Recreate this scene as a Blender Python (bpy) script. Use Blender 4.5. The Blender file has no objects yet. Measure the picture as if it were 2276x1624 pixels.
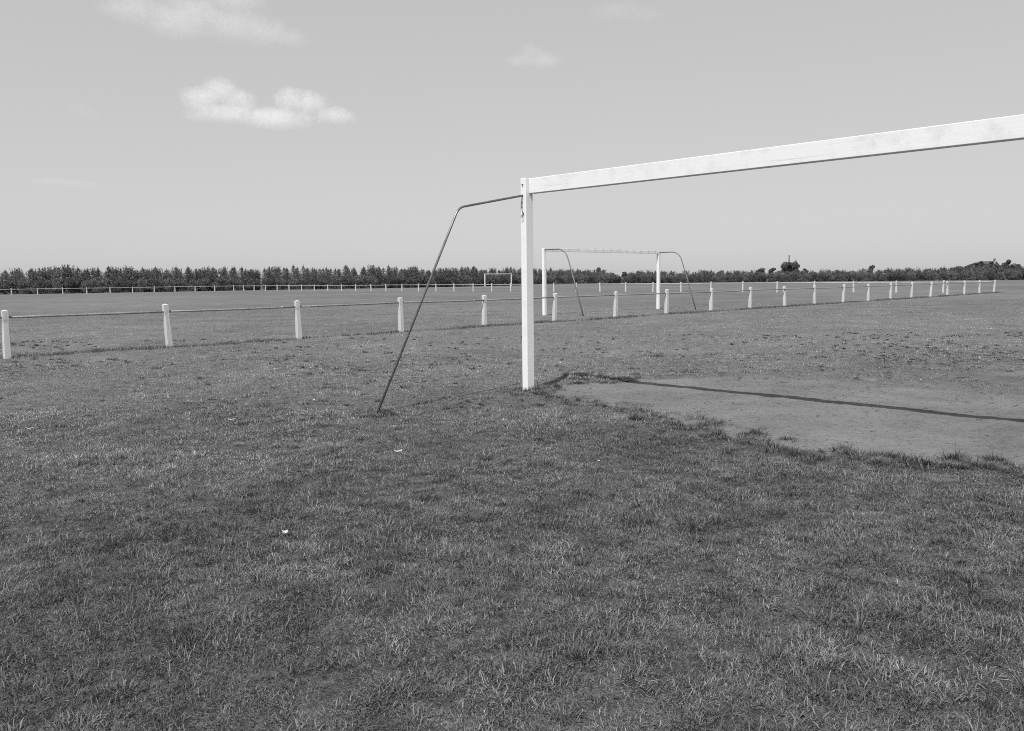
import bpy, bmesh, math, random
import numpy as np
from mathutils import Vector, Matrix, noise as mnoise

R = math.radians
sc = bpy.context.scene
COL = sc.collection

# ------------------------------------------------------------------ camera
PITCH, ROLL, CAM_H = R(6.0380), R(-0.6657), 1.3955
_cp, _sp, _cr, _sr = math.cos(PITCH), math.sin(PITCH), math.cos(ROLL), math.sin(ROLL)
FWD = Vector((0, _cp, -_sp)); U0 = Vector((0, _sp, _cp)); R0 = Vector((1, 0, 0))
RT = R0*_cr + U0*_sr; UP = U0*_cr - R0*_sr
cam = bpy.data.cameras.new('camera'); cam_o = bpy.data.objects.new('camera', cam); COL.objects.link(cam_o)
m3 = Matrix((RT, UP, -FWD)).transposed()
cam_o.matrix_world = Matrix.Translation((0, 0, CAM_H)) @ m3.to_4x4()
cam.sensor_fit = 'HORIZONTAL'; cam.sensor_width = 36; cam.lens = 36*1814.927/2276
cam.clip_start = 0.1; cam.clip_end = 20000
sc.camera = cam_o

# ------------------------------------------------------------------ light
SUN_EL, SUN_AZ = R(58), R(202.5)          # azimuth clockwise from +Y: behind the camera, a little left
world = bpy.data.worlds.new("World"); sc.world = world; world.use_nodes = True
nt = world.node_tree; bg = nt.nodes['Background']
sky = nt.nodes.new('ShaderNodeTexSky'); sky.sky_type = 'NISHITA'; sky.sun_disc = False
sky.sun_elevation = SUN_EL; sky.sun_rotation = SUN_AZ
sky.air_density = 1.0; sky.dust_density = 1.2; sky.ozone_density = 1.0
sep = nt.nodes.new('ShaderNodeSeparateColor'); nt.links.new(sky.outputs[0], sep.inputs[0])
a0 = nt.nodes.new('ShaderNodeMath'); a0.operation = 'ADD'; nt.links.new(sep.outputs[0], a0.inputs[0]); nt.links.new(sep.outputs[1], a0.inputs[1])
add = nt.nodes.new('ShaderNodeMath'); add.operation = 'MULTIPLY_ADD'      # black and white film with a soft response to the sky
add.inputs[1].default_value = 0.6; nt.links.new(sep.outputs[2], add.inputs[0]); nt.links.new(a0.outputs[0], add.inputs[2])
pw = nt.nodes.new('ShaderNodeMath'); pw.operation = 'POWER'; pw.inputs[1].default_value = 0.26
nt.links.new(add.outputs[0], pw.inputs[0])
ml = nt.nodes.new('ShaderNodeMath'); ml.operation = 'MULTIPLY'; ml.inputs[1].default_value = 2.72
nt.links.new(pw.outputs[0], ml.inputs[0]); nt.links.new(ml.outputs[0], bg.inputs['Color'])
bg.inputs['Strength'].default_value = 0.12

sun = bpy.data.lights.new('sun', 'SUN'); sun.energy = 5.0; sun.angle = R(0.5); sun.color = (1, 1, 1)
sun_o = bpy.data.objects.new('sun', sun); COL.objects.link(sun_o)
SUN = Vector((math.cos(SUN_EL)*math.sin(SUN_AZ), math.cos(SUN_EL)*math.cos(SUN_AZ), math.sin(SUN_EL)))
sun_o.rotation_euler = SUN.to_track_quat('Z', 'Y').to_euler(); sun_o.location = SUN*50

sc.view_settings.view_transform = 'Standard'; sc.view_settings.look = 'None'
sc.view_settings.exposure = 0; sc.view_settings.gamma = 1
sc.cycles.use_denoising = False; sc.cycles.filter_width = 1.0
sc.cycles.max_bounces = 6; sc.cycles.diffuse_bounces = 3; sc.cycles.transmission_bounces = 3
sc.cycles.volume_bounces = 3; sc.cycles.volume_step_rate = 0.5

# ------------------------------------------------------------------ layout
TH = R(44.434)
U = Vector((math.cos(TH), math.sin(TH), 0))                 # along the near fence, away to the right
W = Vector((math.sin(TH), -math.cos(TH), 0))                # square to it, towards the right foreground
c_ = R(44.434+0.922-90)
V = Vector((math.cos(c_), math.sin(c_), 0))                 # along the near goal's crossbar
B = Vector((-V.y, V.x, 0))                                  # from the near goal into its field
G1 = Vector((0.2045, 10.2267, 0))                           # near goal, left post
G2 = Vector((1.276, 31.491, 0)); G3 = Vector((-5.26, 165.5, 0))
F0 = Vector((-9.664, 15.582, 0))                            # near fence, leftmost post in view

# ------------------------------------------------------------------ helpers
def prop(o, label=None, cat=None, group=None, kind=None):
    if label: o['label'] = label
    if cat: o['category'] = cat
    if group: o['group'] = group
    if kind: o['kind'] = kind
    return o

def empty(name, loc=(0, 0, 0), rz=0.0, **k):
    o = bpy.data.objects.new(name, None); o.location = loc; o.rotation_euler = (0, 0, rz)
    o.empty_display_size = 0.2; COL.objects.link(o)
    return prop(o, **k)

def obj(name, bm, mat, parent=None, smooth=False):
    me = bpy.data.meshes.new(name); bm.to_mesh(me); bm.free()
    me.materials.append(mat)
    if smooth:
        for p in me.polygons: p.use_smooth = True
    o = bpy.data.objects.new(name, me); COL.objects.link(o)
    if parent: o.parent = parent
    return o

def np_obj(name, verts, faces_idx, face_sizes, mat, parent=None, attrs=None):
    me = bpy.data.meshes.new(name)
    nv = len(verts); me.vertices.add(nv); me.vertices.foreach_set('co', np.asarray(verts, np.float32).ravel())
    nl = len(faces_idx); me.loops.add(nl); me.loops.foreach_set('vertex_index', np.asarray(faces_idx, np.int32))
    st = np.concatenate(([0], np.cumsum(face_sizes)[:-1])).astype(np.int32)
    me.polygons.add(len(face_sizes)); me.polygons.foreach_set('loop_start', st)
    me.update(calc_edges=True); me.validate()
    for n_, d in (attrs or {}).items():
        a = me.attributes.new(n_, 'FLOAT', 'POINT'); a.data.foreach_set('value', np.asarray(d, np.float32))
    me.materials.append(mat)
    o = bpy.data.objects.new(name, me); COL.objects.link(o)
    if parent: o.parent = parent
    return o

def add_box(bm, o, ax, ay, az, x0, x1, y0, y1, z0, z1, bev=0.0):
    """box in a frame: origin o, axes ax ay az"""
    vs = [bm.verts.new(o + ax*x + ay*y + az*z) for z in (z0, z1) for (x, y) in ((x0, y0), (x1, y0), (x1, y1), (x0, y1))]
    fs = [(3, 2, 1, 0), (4, 5, 6, 7), (0, 1, 5, 4), (1, 2, 6, 5), (2, 3, 7, 6), (3, 0, 4, 7)]
    new = [bm.faces.new([vs[i] for i in f]) for f in fs]
    if bev:
        es = list({e for f in new for e in f.edges})
        bmesh.ops.bevel(bm, geom=es, offset=bev, segments=2, profile=.5, affect='EDGES')
    return new

def add_tube(bm, pts, r, n=10):
    pts = [Vector(p) for p in pts]; rings = []
    for i, p in enumerate(pts):
        t = (pts[min(i+1, len(pts)-1)] - pts[max(i-1, 0)]).normalized()
        a = t.cross(Vector((0, 0, 1)))
        if a.length < .05: a = t.cross(Vector((1, 0, 0)))
        a.normalize(); b = t.cross(a)
        rr = r[i] if isinstance(r, (list, tuple)) else r
        rings.append([bm.verts.new(p + (a*math.cos(k*math.tau/n) + b*math.sin(k*math.tau/n))*rr) for k in range(n)])
    for i in range(len(rings)-1):
        for k in range(n):
            bm.faces.new((rings[i][k], rings[i][(k+1) % n], rings[i+1][(k+1) % n], rings[i+1][k]))
    bm.faces.new(rings[0][::-1]); bm.faces.new(rings[-1])

def bend(pts, r, k=7):
    """round the corners of a polyline"""
    out = [Vector(pts[0])]
    for i in range(1, len(pts)-1):
        p = Vector(pts[i]); a = (Vector(pts[i-1])-p); b = (Vector(pts[i+1])-p)
        rr = r[i-1] if isinstance(r, (list, tuple)) else r
        p0 = p + a.normalized()*rr; p1 = p + b.normalized()*rr
        for j in range(k+1):
            t = j/k; out.append(p0*(1-t)**2 + p*2*t*(1-t) + p1*t*t)
    out.append(Vector(pts[-1])); return out

_rng = np.random.default_rng(7)
def _h(ix, iy, s):
    n = (ix.astype(np.int64)*374761393 + iy.astype(np.int64)*668265263 + s*1442695041) & 0xffffffff
    n = ((n ^ (n >> 13))*1274126177) & 0xffffffff
    return ((n ^ (n >> 16)) & 0xffff)/65535.0
def vn(x, y, s=0):
    ix = np.floor(x); iy = np.floor(y); fx = x-ix; fy = y-iy
    fx = fx*fx*(3-2*fx); fy = fy*fy*(3-2*fy)
    a = _h(ix, iy, s); b = _h(ix+1, iy, s); c = _h(ix, iy+1, s); d = _h(ix+1, iy+1, s)
    return (a*(1-fx)+b*fx)*(1-fy) + (c*(1-fx)+d*fx)*fy
def fbm(x, y, f, s=0, o=4):
    v = 0; a = 1; t = 0
    for i in range(o):
        v = v + a*vn(x*f+17.3*i, y*f-9.1*i, s+i); t += a; a *= .55; f *= 2.03
    return v/t
def ss(x, a, b):
    t = np.clip((x-a)/(b-a), 0, 1); return t*t*(3-2*t)

# worn earth in front of the near goal, in the goal's own frame (a along the line, b into the field)
_na = [-1.0, .1, .35, 1.22, 1.84, 2.57, 3.23, 3.68, 4.2, 4.57, 5.11, 5.58, 7.4, 8.2]
_nb = [2.0, .35, -.12, -.40, -.46, -.80, -.95, -1.02, -1.25, -1.28, -1.05, -.85, -.3, .9]
def goal_ab(x, y):
    dx = x-G1.x; dy = y-G1.y
    return dx*V.x+dy*V.y, dx*B.x+dy*B.y
def dirt(x, y):
    a, b = goal_ab(x, y)
    n = (fbm(x, y, 2.2, 3)-.5)*.75 + (fbm(x, y, 9, 31, 3)-.5)*.35
    near = ss(b-np.interp(a, _na, _nb)+n*.75+(fbm(x, y, 4.5, 151, 2)-.5)*.5, -.06, .12)
    left = ss(a - np.interp(b, [-.5, .7, 1.2, 1.8, 3.5, 6], [.1, -.15, .1, .5, 1.5, 2.6]) + n*.7, -.05, .25)
    far = 1-ss(b+n*2.6, 2.4, 4.6)
    n2 = fbm(x, y, 5.5, 131, 4)
    e_ = b-np.interp(a, _na, _nb)
    solid = near*left*far*(1-.95*ss(n2, .56, .64)*(1-ss(e_, .15, .7)))
    worn = ss(a-.6-.2*b+n*2.5, 0, 2.6)*(1-ss(b, 5, 15))*ss(b, 1, 3)*(.62+1.3*n)
    return np.clip(np.maximum(solid, worn), 0, 1)
def worn_(x, y):
    a, b = goal_ab(x, y)
    return ss(a, .6, 3.0)*(1-ss(b, 6, 11))*ss(b, 1.5, 3)
def height(x, y):
    fade = 1-ss(np.hypot(x, y), 25, 45)
    d = dirt(x, y)
    return fade*((fbm(x, y, .55, 11, 3)-.5)*.05*(1-.5*d) + (fbm(x, y, 3.1, 12, 3)-.5)*.034*(1-.4*d) + (fbm(x, y, 9, 14, 2)-.5)*.030*(1-.45*d) - .012*d)
def hz(x, y):
    return float(height(np.array([x]), np.array([y]))[0])
def fence_d(x, y):
    """distance across the near fence line, and position along it"""
    dx = x-F0.x; dy = y-F0.y
    return dx*W.x+dy*W.y, dx*U.x+dy*U.y

# ------------------------------------------------------------------ materials
def new_mat(name):
    m = bpy.data.materials.new(name); m.use_nodes = True
    n = m.node_tree.nodes; l = m.node_tree.links
    return m, n, l, n['Principled BSDF']
def grey(v): return (v, v, v, 1)
def nz(n, l, co, scale, detail=4, rough=.55, dist=0.0):
    t = n.new('ShaderNodeTexNoise'); t.inputs['Scale'].default_value = scale
    t.inputs['Detail'].default_value = detail; t.inputs['Roughness'].default_value = rough
    t.inputs['Distortion'].default_value = dist
    l.new(co, t.inputs['Vector']); return t.outputs['Fac']
def mr(n, l, v, a, b, c, d):
    t = n.new('ShaderNodeMapRange'); l.new(v, t.inputs[0])
    for i, q in enumerate((a, b, c, d)): t.inputs[i+1].default_value = q
    return t.outputs[0]
def mth(n, l, op, a, b=None, c=None):
    t = n.new('ShaderNodeMath'); t.operation = op
    for i, q in enumerate((a, b, c)):
        if q is None: continue
        if isinstance(q, (int, float)): t.inputs[i].default_value = q
        else: l.new(q, t.inputs[i])
    return t.outputs[0]

def paint_mat(name, base=.80, dirtb=.5, grain=True, crack=.5, scale=1.0):
    """weathered white paint on timber or concrete"""
    m, n, l, p = new_mat(name)
    co = n.new('ShaderNodeTexCoord').outputs['Object']
    mp = n.new('ShaderNodeMapping'); mp.inputs['Scale'].default_value = (14*scale, 14*scale, .7*scale); l.new(co, mp.inputs[0])
    g = nz(n, l, mp.outputs[0], 1.6, 6, .65, .6)
    blot = nz(n, l, co, 3.2*scale, 5, .6)
    fine = nz(n, l, co, 60*scale, 3, .6)
    k = mr(n, l, g, .58, .72, 0, crack)                     # grain cracks
    k2 = mr(n, l, blot, .52, .78, 0, dirtb*.35)
    k3 = mr(n, l, fine, .3, .8, 0, .08)
    tot = mth(n, l, 'ADD', mth(n, l, 'ADD', k if grain else k3, k2), k3)
    v = mth(n, l, 'MULTIPLY', mth(n, l, 'SUBTRACT', 1.0, tot), base)
    l.new(v, p.inputs['Base Color']); p.inputs['Roughness'].default_value = .6
    p.inputs['Specular IOR Level'].default_value = .3
    bp = n.new('ShaderNodeBump'); bp.inputs['Strength'].default_value = .35; bp.inputs['Distance'].default_value = .004
    l.new(mth(n, l, 'SUBTRACT', fine, mth(n, l, 'MULTIPLY', k, 2.0)), bp.inputs['Height']); l.new(bp.outputs[0], p.inputs['Normal'])
    return m
M_paint = paint_mat('white_painted_wood', .78, .4, True, .16)
# crossbar: grain runs along local x
M_bar, n, l, p = new_mat('white_painted_beam')
co = n.new('ShaderNodeTexCoord').outputs['Object']
mp = n.new('ShaderNodeMapping'); mp.inputs['Scale'].default_value = (.35, 14, 22); l.new(co, mp.inputs[0])
g = nz(n, l, mp.outputs[0], 1.6, 7, .7, .3); blot = nz(n, l, co, 4, 5, .6); fine = nz(n, l, co, 70, 3, .6)
kk = mth(n, l, 'ADD', mr(n, l, g, .60, .70, 0, .22), mth(n, l, 'ADD', mr(n, l, blot, .5, .8, 0, .22), mr(n, l, fine, .4, .8, 0, .06)))
l.new(mth(n, l, 'MULTIPLY', mth(n, l, 'SUBTRACT', 1.0, kk), .75), p.inputs['Base Color'])
p.inputs['Roughness'].default_value = .55; p.inputs['Specular IOR Level'].default_value = .3
bp = n.new('ShaderNodeBump'); bp.inputs['Strength'].default_value = .3; bp.inputs['Distance'].default_value = .003
l.new(mth(n, l, 'SUBTRACT', fine, g), bp.inputs['Height']); l.new(bp.outputs[0], p.inputs['Normal'])
M_conc = paint_mat('whitewashed_concrete', .54, 1.6, True, .42, 1.0)
def metal_mat(name, v, rough=.5, met=0.0, sp=.5):
    m, n, l, p = new_mat(name)
    co = n.new('ShaderNodeTexCoord').outputs['Object']
    f = nz(n, l, co, 14, 5, .6)
    l.new(mr(n, l, f, .3, .75, v*.65, v*1.35), p.inputs['Base Color'])
    l.new(mr(n, l, nz(n, l, co, 40, 3), .3, .7, rough-.1, rough+.12), p.inputs['Roughness'])
    p.inputs['Metallic'].default_value = met; p.inputs['Specular IOR Level'].default_value = sp
    return m
M_steel = metal_mat('dark_steel_pipe', .17, .34, .45)
M_galv = metal_mat('galvanised_pipe', .17, .5, .0)
M_rail = metal_mat('rail_pipe', .22, .5, 0)
M_railw = metal_mat('painted_rail', .40, .6, 0)
M_iron = metal_mat('rusty_iron', .06, .7)

def leaf_mat(name, v, var=.35, trans=.25):
    m, n, l, p = new_mat(name)
    oi = n.new('ShaderNodeObjectInfo').outputs['Random']
    co = n.new('ShaderNodeTexCoord').outputs['Object']
    f = nz(n, l, co, 1.7, 3); f2 = nz(n, l, co, 9, 2)
    k = mth(n, l, 'ADD', mr(n, l, oi, 0, 1, -var, var), mth(n, l, 'ADD', mr(n, l, f, .3, .7, -.3, .3), mr(n, l, f2, .3, .7, -.3, .3)))
    v_ = mth(n, l, 'MULTIPLY', mth(n, l, 'ADD', 1.0, k), v)
    p.inputs['Roughness'].default_value = .6; p.inputs['Specular IOR Level'].default_value = .25
    l.new(v_, p.inputs['Base Color'])
    t = n.new('ShaderNodeBsdfTranslucent'); l.new(v_, t.inputs['Color'])
    mx = n.new('ShaderNodeMixShader'); mx.inputs[0].default_value = trans
    l.new(p.outputs[0], mx.inputs[1]); l.new(t.outputs[0], mx.inputs[2])
    l.new(mx.outputs[0], n['Material Output'].inputs['Surface']); return m
M_pine = leaf_mat('conifer_needles', .142, .22, .15)
M_shrub = leaf_mat('shrub_leaves', .135, .30, .18)
M_tree = leaf_mat('distant_foliage', .125, .12)
M_bark = metal_mat('bark', .07, .85, 0, .2)

# grass blades, tone comes from each blade
M_grass, n, l, p = new_mat('grass_blades')
at = n.new('ShaderNodeAttribute'); at.attribute_name = 'tone'
l.new(at.outputs['Fac'], p.inputs['Base Color'])
p.inputs['Roughness'].default_value = .5; p.inputs['Specular IOR Level'].default_value = .28
t = n.new('ShaderNodeBsdfTranslucent'); l.new(at.outputs['Fac'], t.inputs['Color'])
mx = n.new('ShaderNodeMixShader'); mx.inputs[0].default_value = .22
l.new(p.outputs[0], mx.inputs[1]); l.new(t.outputs[0], mx.inputs[2]); l.new(mx.outputs[0], n['Material Output'].inputs['Surface'])

# ground: turf and bare earth
M_ground, n, l, p = new_mat('turf_and_earth')
co = n.new('ShaderNodeTexCoord').outputs['Object']
dt = n.new('ShaderNodeAttribute'); dt.attribute_name = 'dirt'; D = dt.outputs['Fac']
nr = n.new('ShaderNodeAttribute'); nr.attribute_name = 'near'; NR = nr.outputs['Fac']
big = nz(n, l, co, .045, 5, .6); mid = nz(n, l, co, .55, 5, .62); fine = nz(n, l, co, 5.5, 5, .7); vf = nz(n, l, co, 34, 4, .7)
turf = mth(n, l, 'MULTIPLY', .135, mth(n, l, 'ADD', mr(n, l, big, .3, .7, .78, 1.20),
      mth(n, l, 'ADD', mr(n, l, mid, .3, .7, -.20, .20), mth(n, l, 'ADD', mr(n, l, fine, .3, .7, -.30, .30), mr(n, l, vf, .3, .7, -.22, .22)))))
s1 = nz(n, l, co, 7, 5, .75, .4); s2 = nz(n, l, co, 60, 4, .75, .5)
soil = mth(n, l, 'MULTIPLY', mth(n, l, 'MULTIPLY', turf, mr(n, l, s1, .35, .65, .35, .95)), mr(n, l, s2, .35, .65, .4, 1.6))
tn = n.new('ShaderNodeMix'); tn.data_type = 'FLOAT'; l.new(NR, tn.inputs[0]); l.new(turf, tn.inputs[2]); l.new(soil, tn.inputs[3])
e1 = nz(n, l, co, 1.1, 4, .6); e2 = nz(n, l, co, 16, 5, .7); e3 = nz(n, l, co, 75, 3, .7)
e0 = nz(n, l, co, .5, 4, .6)
earth = mth(n, l, 'MULTIPLY', .153, mth(n, l, 'ADD', mth(n, l, 'ADD', mr(n, l, e1, .3, .7, .88, 1.12), mr(n, l, e0, .35, .65, -.20, .14)),
      mth(n, l, 'ADD', mr(n, l, e2, .28, .46, -.55, .06), mth(n, l, 'ADD', mr(n, l, e3, .3, .7, -.34, .34), mr(n, l, vf, .30, .42, -.50, .0)))))
def fleck(scale, th, rnd):
    mp_ = n.new('ShaderNodeMapping'); mp_.inputs['Rotation'].default_value = (0, 0, rnd); mp_.inputs['Scale'].default_value = (scale, scale*2.1, scale); l.new(co, mp_.inputs[0])
    v_ = n.new('ShaderNodeTexVoronoi'); l.new(mp_.outputs[0], v_.inputs['Vector'])
    return mr(n, l, v_.outputs['Distance'], th*.6, th, 1, 0)
gate = mr(n, l, nz(n, l, co, 3.1, 3), .45, .6, .15, 1)
fk = mth(n, l, 'MULTIPLY', mth(n, l, 'MAXIMUM', fleck(7, .18, .5), mth(n, l, 'MAXIMUM', fleck(15, .24, -.4), fleck(31, .30, .9))), gate)
earth = mth(n, l, 'MULTIPLY', earth, mr(n, l, fk, 0, 1, 1.06, .34))
dm = n.new('ShaderNodeMix'); dm.data_type = 'FLOAT'; l.new(D, dm.inputs[0]); l.new(tn.outputs[0], dm.inputs[2]); l.new(earth, dm.inputs[3])
l.new(dm.outputs[0], p.inputs['Base Color']); p.inputs['Roughness'].default_value = .95; p.inputs['Specular IOR Level'].default_value = .1
bp = n.new('ShaderNodeBump'); bp.inputs['Strength'].default_value = .9; bp.inputs['Distance'].default_value = .035
hh = mth(n, l, 'ADD', mth(n, l, 'MULTIPLY', fine, .9), mth(n, l, 'ADD', mth(n, l, 'MULTIPLY', e2, .8), mth(n, l, 'MULTIPLY', e3, .30)))
l.new(hh, bp.inputs['Height']); l.new(bp.outputs[0], p.inputs['Normal'])

# ------------------------------------------------------------------ ground sheet
def axis(lo, hi, st, far):
    a = list(np.arange(lo, hi+1e-6, st)); s = st; x = hi
    while x < far: s *= 1.14; x += s; a.append(x)
    s = st; x = lo; pre = []
    while x > -far: s *= 1.14; x -= s; pre.append(x)
    return np.array(pre[::-1]+a)
xs = axis(-7, 9, .055, 6000); ys = axis(1.5, 17, .055, 9000)
X, Y = np.meshgrid(xs, ys); x = X.ravel(); y = Y.ravel()
Z = height(x, y); nx_, ny_ = len(xs), len(ys)
idx = np.arange(nx_*ny_).reshape(ny_, nx_)
q = np.stack([idx[:-1, :-1], idx[:-1, 1:], idx[1:, 1:], idx[1:, :-1]], -1).reshape(-1)
nearf = np.maximum(1-ss(np.hypot(x, y), 5, 13), .85*worn_(x, y))
ground = np_obj('ground', np.stack([x, y, Z], 1), q, np.full(len(q)//4, 4), M_ground, attrs={'dirt': dirt(x, y), 'near': nearf})
for pl in ground.data.polygons: pass
ground.data.polygons.foreach_set('use_smooth', np.ones(len(ground.data.polygons), bool))
prop(ground, kind='structure')

# ------------------------------------------------------------------ grass
def blades(px, py, az, ln, lean, wd, tone, curve, name, big_=True, zoff=None):
    """each blade a bent, tapering leaf: 5 vertices near, 3 vertices far"""
    n_ = len(px); z0 = height(px, py) - .004 if zoff is None else zoff
    dx, dy = np.cos(az), np.sin(az)
    sx, sy = -dy, dx
    tw = _rng.uniform(-.9, .9, n_)                        # the blade is twisted off its bend
    sx2, sy2 = sx*np.cos(tw)+dx*np.sin(tw)*.8, sy*np.cos(tw)+dy*np.sin(tw)*.8
    l1 = ln*.55; a1 = lean; a2 = np.minimum(lean+curve, 2.0)
    m_x = px+dx*np.sin(a1)*l1; m_y = py+dy*np.sin(a1)*l1; m_z = z0+np.cos(a1)*l1
    t_x = m_x+dx*np.sin(a2)*ln*.45; t_y = m_y+dy*np.sin(a2)*ln*.45; t_z = np.maximum(m_z+np.cos(a2)*ln*.45, z0+.006)
    h = wd/2
    if big_:
        v = np.empty((n_, 5, 3), np.float32)
        v[:, 0] = np.stack([px-sx2*h*.7, py-sy2*h*.7, z0], 1); v[:, 1] = np.stack([px+sx2*h*.7, py+sy2*h*.7, z0], 1)
        v[:, 2] = np.stack([m_x+sx2*h, m_y+sy2*h, m_z], 1); v[:, 3] = np.stack([m_x-sx2*h, m_y-sy2*h, m_z], 1)
        v[:, 4] = np.stack([t_x, t_y, t_z], 1)
        b = (np.arange(n_)*5)[:, None]
        f = (b+np.array([[0, 1, 2, 3, 3, 2, 4]])).ravel(); s = np.tile([4, 3], n_)
        tn_ = np.repeat(tone, 5); k = 5
    else:
        v = np.empty((n_, 3, 3), np.float32)
        v[:, 0] = np.stack([px-sx2*h, py-sy2*h, z0], 1); v[:, 1] = np.stack([px+sx2*h, py+sy2*h, z0], 1)
        v[:, 2] = np.stack([(m_x+t_x)/2, (m_y+t_y)/2, np.maximum(m_z, t_z)], 1)
        b = (np.arange(n_)*3)[:, None]; f = (b+np.array([[0, 1, 2]])).ravel(); s = np.full(n_, 3); tn_ = np.repeat(tone, 3)
    return v.reshape(-1, 3), f, s, tn_

def scatter(ya, yb, rho0, y0, pw_):
    """random points over the strip of field in front of the camera, thinning with distance"""
    n_ = 0; out = []
    N = 400
    e = np.linspace(ya, yb, N+1)
    for a, b in zip(e[:-1], e[1:]):
        m = (a+b)/2; rho = rho0*min(1, (y0/m))**pw_; wdt = .64*m*2+2.4
        k = _rng.poisson(rho*wdt*(b-a)); out.append(np.stack([_rng.uniform(-wdt/2, wdt/2, k), _rng.uniform(a, b, k)], 1))
    return np.concatenate(out)

def turf(P, far):
    x, y = P[:, 0], P[:, 1]
    d = dirt(x, y)
    cl = fbm(x, y, 1.3, 40, 3); c2 = fbm(x, y, 7, 44, 3); c3 = fbm(x, y, .35, 48, 3)
    keep = _rng.random(len(x)) < np.clip(1.05-d*1.12, 0, 1)*np.clip(.50+2.2*(c2-.30), .34, 1)
    x, y, cl, c2, c3, d = x[keep], y[keep], cl[keep], c2[keep], c3[keep], d[keep]
    n_ = len(x); dist = np.hypot(x, y)
    c4 = fbm(x, y, 13, 171, 2)
    ln = (.012+.034*_rng.random(n_)**1.6)*(.45+1.1*cl)*(.25+1.5*c2)*(.5+1.0*c4)
    ln *= .92+.12*ss(dist, 8, 2.5)
    ln *= 1-.45*d
    ln *= 1-.35*ss(dist, 12, 30)
    a, b = goal_ab(x, y)
    lean = .20+1.35*_rng.random(n_)**.8
    flow = fbm(x, y, 1.1, 60, 2)*12
    az = np.where(_rng.random(n_) < .22, flow+_rng.normal(0, .7, n_), _rng.uniform(0, math.tau, n_))
    wd = np.maximum(.0020+.0020*_rng.random(n_), .00055*dist*(.7+.6*_rng.random(n_)))
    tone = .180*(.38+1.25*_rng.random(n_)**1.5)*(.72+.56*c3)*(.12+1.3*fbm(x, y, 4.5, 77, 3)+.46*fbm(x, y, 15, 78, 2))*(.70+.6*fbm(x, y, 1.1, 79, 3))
    tone *= 1-.26*ss(dist, 6.5, 2.5)*ss(x, 1.5, -2.5)-.10*ss(dist, 7, 3)  # lens falloff put into the blade colour: near left corner and near edge darker
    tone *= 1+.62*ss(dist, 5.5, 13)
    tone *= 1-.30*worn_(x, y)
    dry = _rng.random(n_) < np.where(dist > 8, .004, .03)
    tone = np.where(dry, .26+.22*_rng.random(n_), tone); lean = np.where(dry, 1.25, lean)
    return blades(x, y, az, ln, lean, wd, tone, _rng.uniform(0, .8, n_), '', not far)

def thatch(P):
    """short leaves lying nearly flat: the mat under the upright blades"""
    x, y = P[:, 0], P[:, 1]; d = dirt(x, y); keep = _rng.random(len(x)) < np.clip(1.05-d*1.3, 0, 1); x, y = x[keep], y[keep]
    n_ = len(x); dist = np.hypot(x, y)
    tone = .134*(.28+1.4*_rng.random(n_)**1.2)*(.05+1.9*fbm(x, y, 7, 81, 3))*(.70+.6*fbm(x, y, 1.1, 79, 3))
    tone *= 1-.26*ss(dist, 6.5, 2.5)*ss(x, 1.5, -2.5)  # same lens falloff painted into the thatch, darkening the near left corner
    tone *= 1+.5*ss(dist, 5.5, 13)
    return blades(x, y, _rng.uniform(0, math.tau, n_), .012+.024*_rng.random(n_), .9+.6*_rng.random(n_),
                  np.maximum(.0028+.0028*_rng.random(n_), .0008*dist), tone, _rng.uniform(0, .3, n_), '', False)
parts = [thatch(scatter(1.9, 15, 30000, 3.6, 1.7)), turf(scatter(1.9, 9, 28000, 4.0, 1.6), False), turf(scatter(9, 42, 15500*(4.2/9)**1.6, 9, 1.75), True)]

# coarse tufts: longer, broader leaves radiating from a crown
def tufts(cx, cy, cnt, lmax, wmul=1.0, tonem=1.0):
    px, py, az, ln, le, wd, tn, cu = [], [], [], [], [], [], [], []
    for i in range(len(cx)):
        k = int(cnt[i]); r = .02+.06*_rng.random()*lmax[i]/.1
        a0 = _rng.uniform(0, math.tau, k); rr = r*np.sqrt(_rng.random(k))
        px.append(cx[i]+np.cos(a0)*rr); py.append(cy[i]+np.sin(a0)*rr); az.append(a0+_rng.normal(0, .5, k))
        ln.append(1.0*lmax[i]*(.35+.65*_rng.random(k))); le.append(.15+1.0*rr/r*_rng.uniform(.4, 1.1, k))
        wd.append(wmul*np.maximum(.0027+.0026*_rng.random(k), .0006*np.hypot(cx[i], cy[i])))
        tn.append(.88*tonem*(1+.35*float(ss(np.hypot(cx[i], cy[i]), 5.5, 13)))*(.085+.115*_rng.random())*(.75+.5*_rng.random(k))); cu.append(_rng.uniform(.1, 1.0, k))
    c = np.concatenate
    return blades(c(px), c(py), c(az), c(ln), c(le), c(wd), c(tn), c(cu), '', True)
P = scatter(2.0, 20, 40, 4, 1.0)
P = P[_rng.random(len(P)) < ss(fbm(P[:, 0], P[:, 1], .7, 90, 3), .42, .62)*(1-dirt(P[:, 0], P[:, 1]))+.10]
P = P[dirt(P[:, 0], P[:, 1]) < .5]
parts.append(tufts(P[:, 0], P[:, 1], _rng.integers(14, 60, len(P)), _rng.uniform(.025, .10, len(P))**1.0*(.55+.6*_rng.random(len(P)))))
# ragged lip of turf along the edge of the worn earth
P = scatter(5, 14, 190, 6, .6); dd = dirt(P[:, 0], P[:, 1]); a, b = goal_ab(P[:, 0], P[:, 1])
e = (dirt(P[:, 0]+.12*B.x, P[:, 1]+.12*B.y)-dd)
cl_ = fbm(P[:, 0], P[:, 1], 2.4, 161, 2)
P = P[(dd < .6) & (e > .05) & (b < 1) & (cl_ > .40)]
parts.append(tufts(P[:, 0], P[:, 1], _rng.integers(22, 60, len(P)), _rng.uniform(.05, .125, len(P)), 1, .75))
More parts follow.
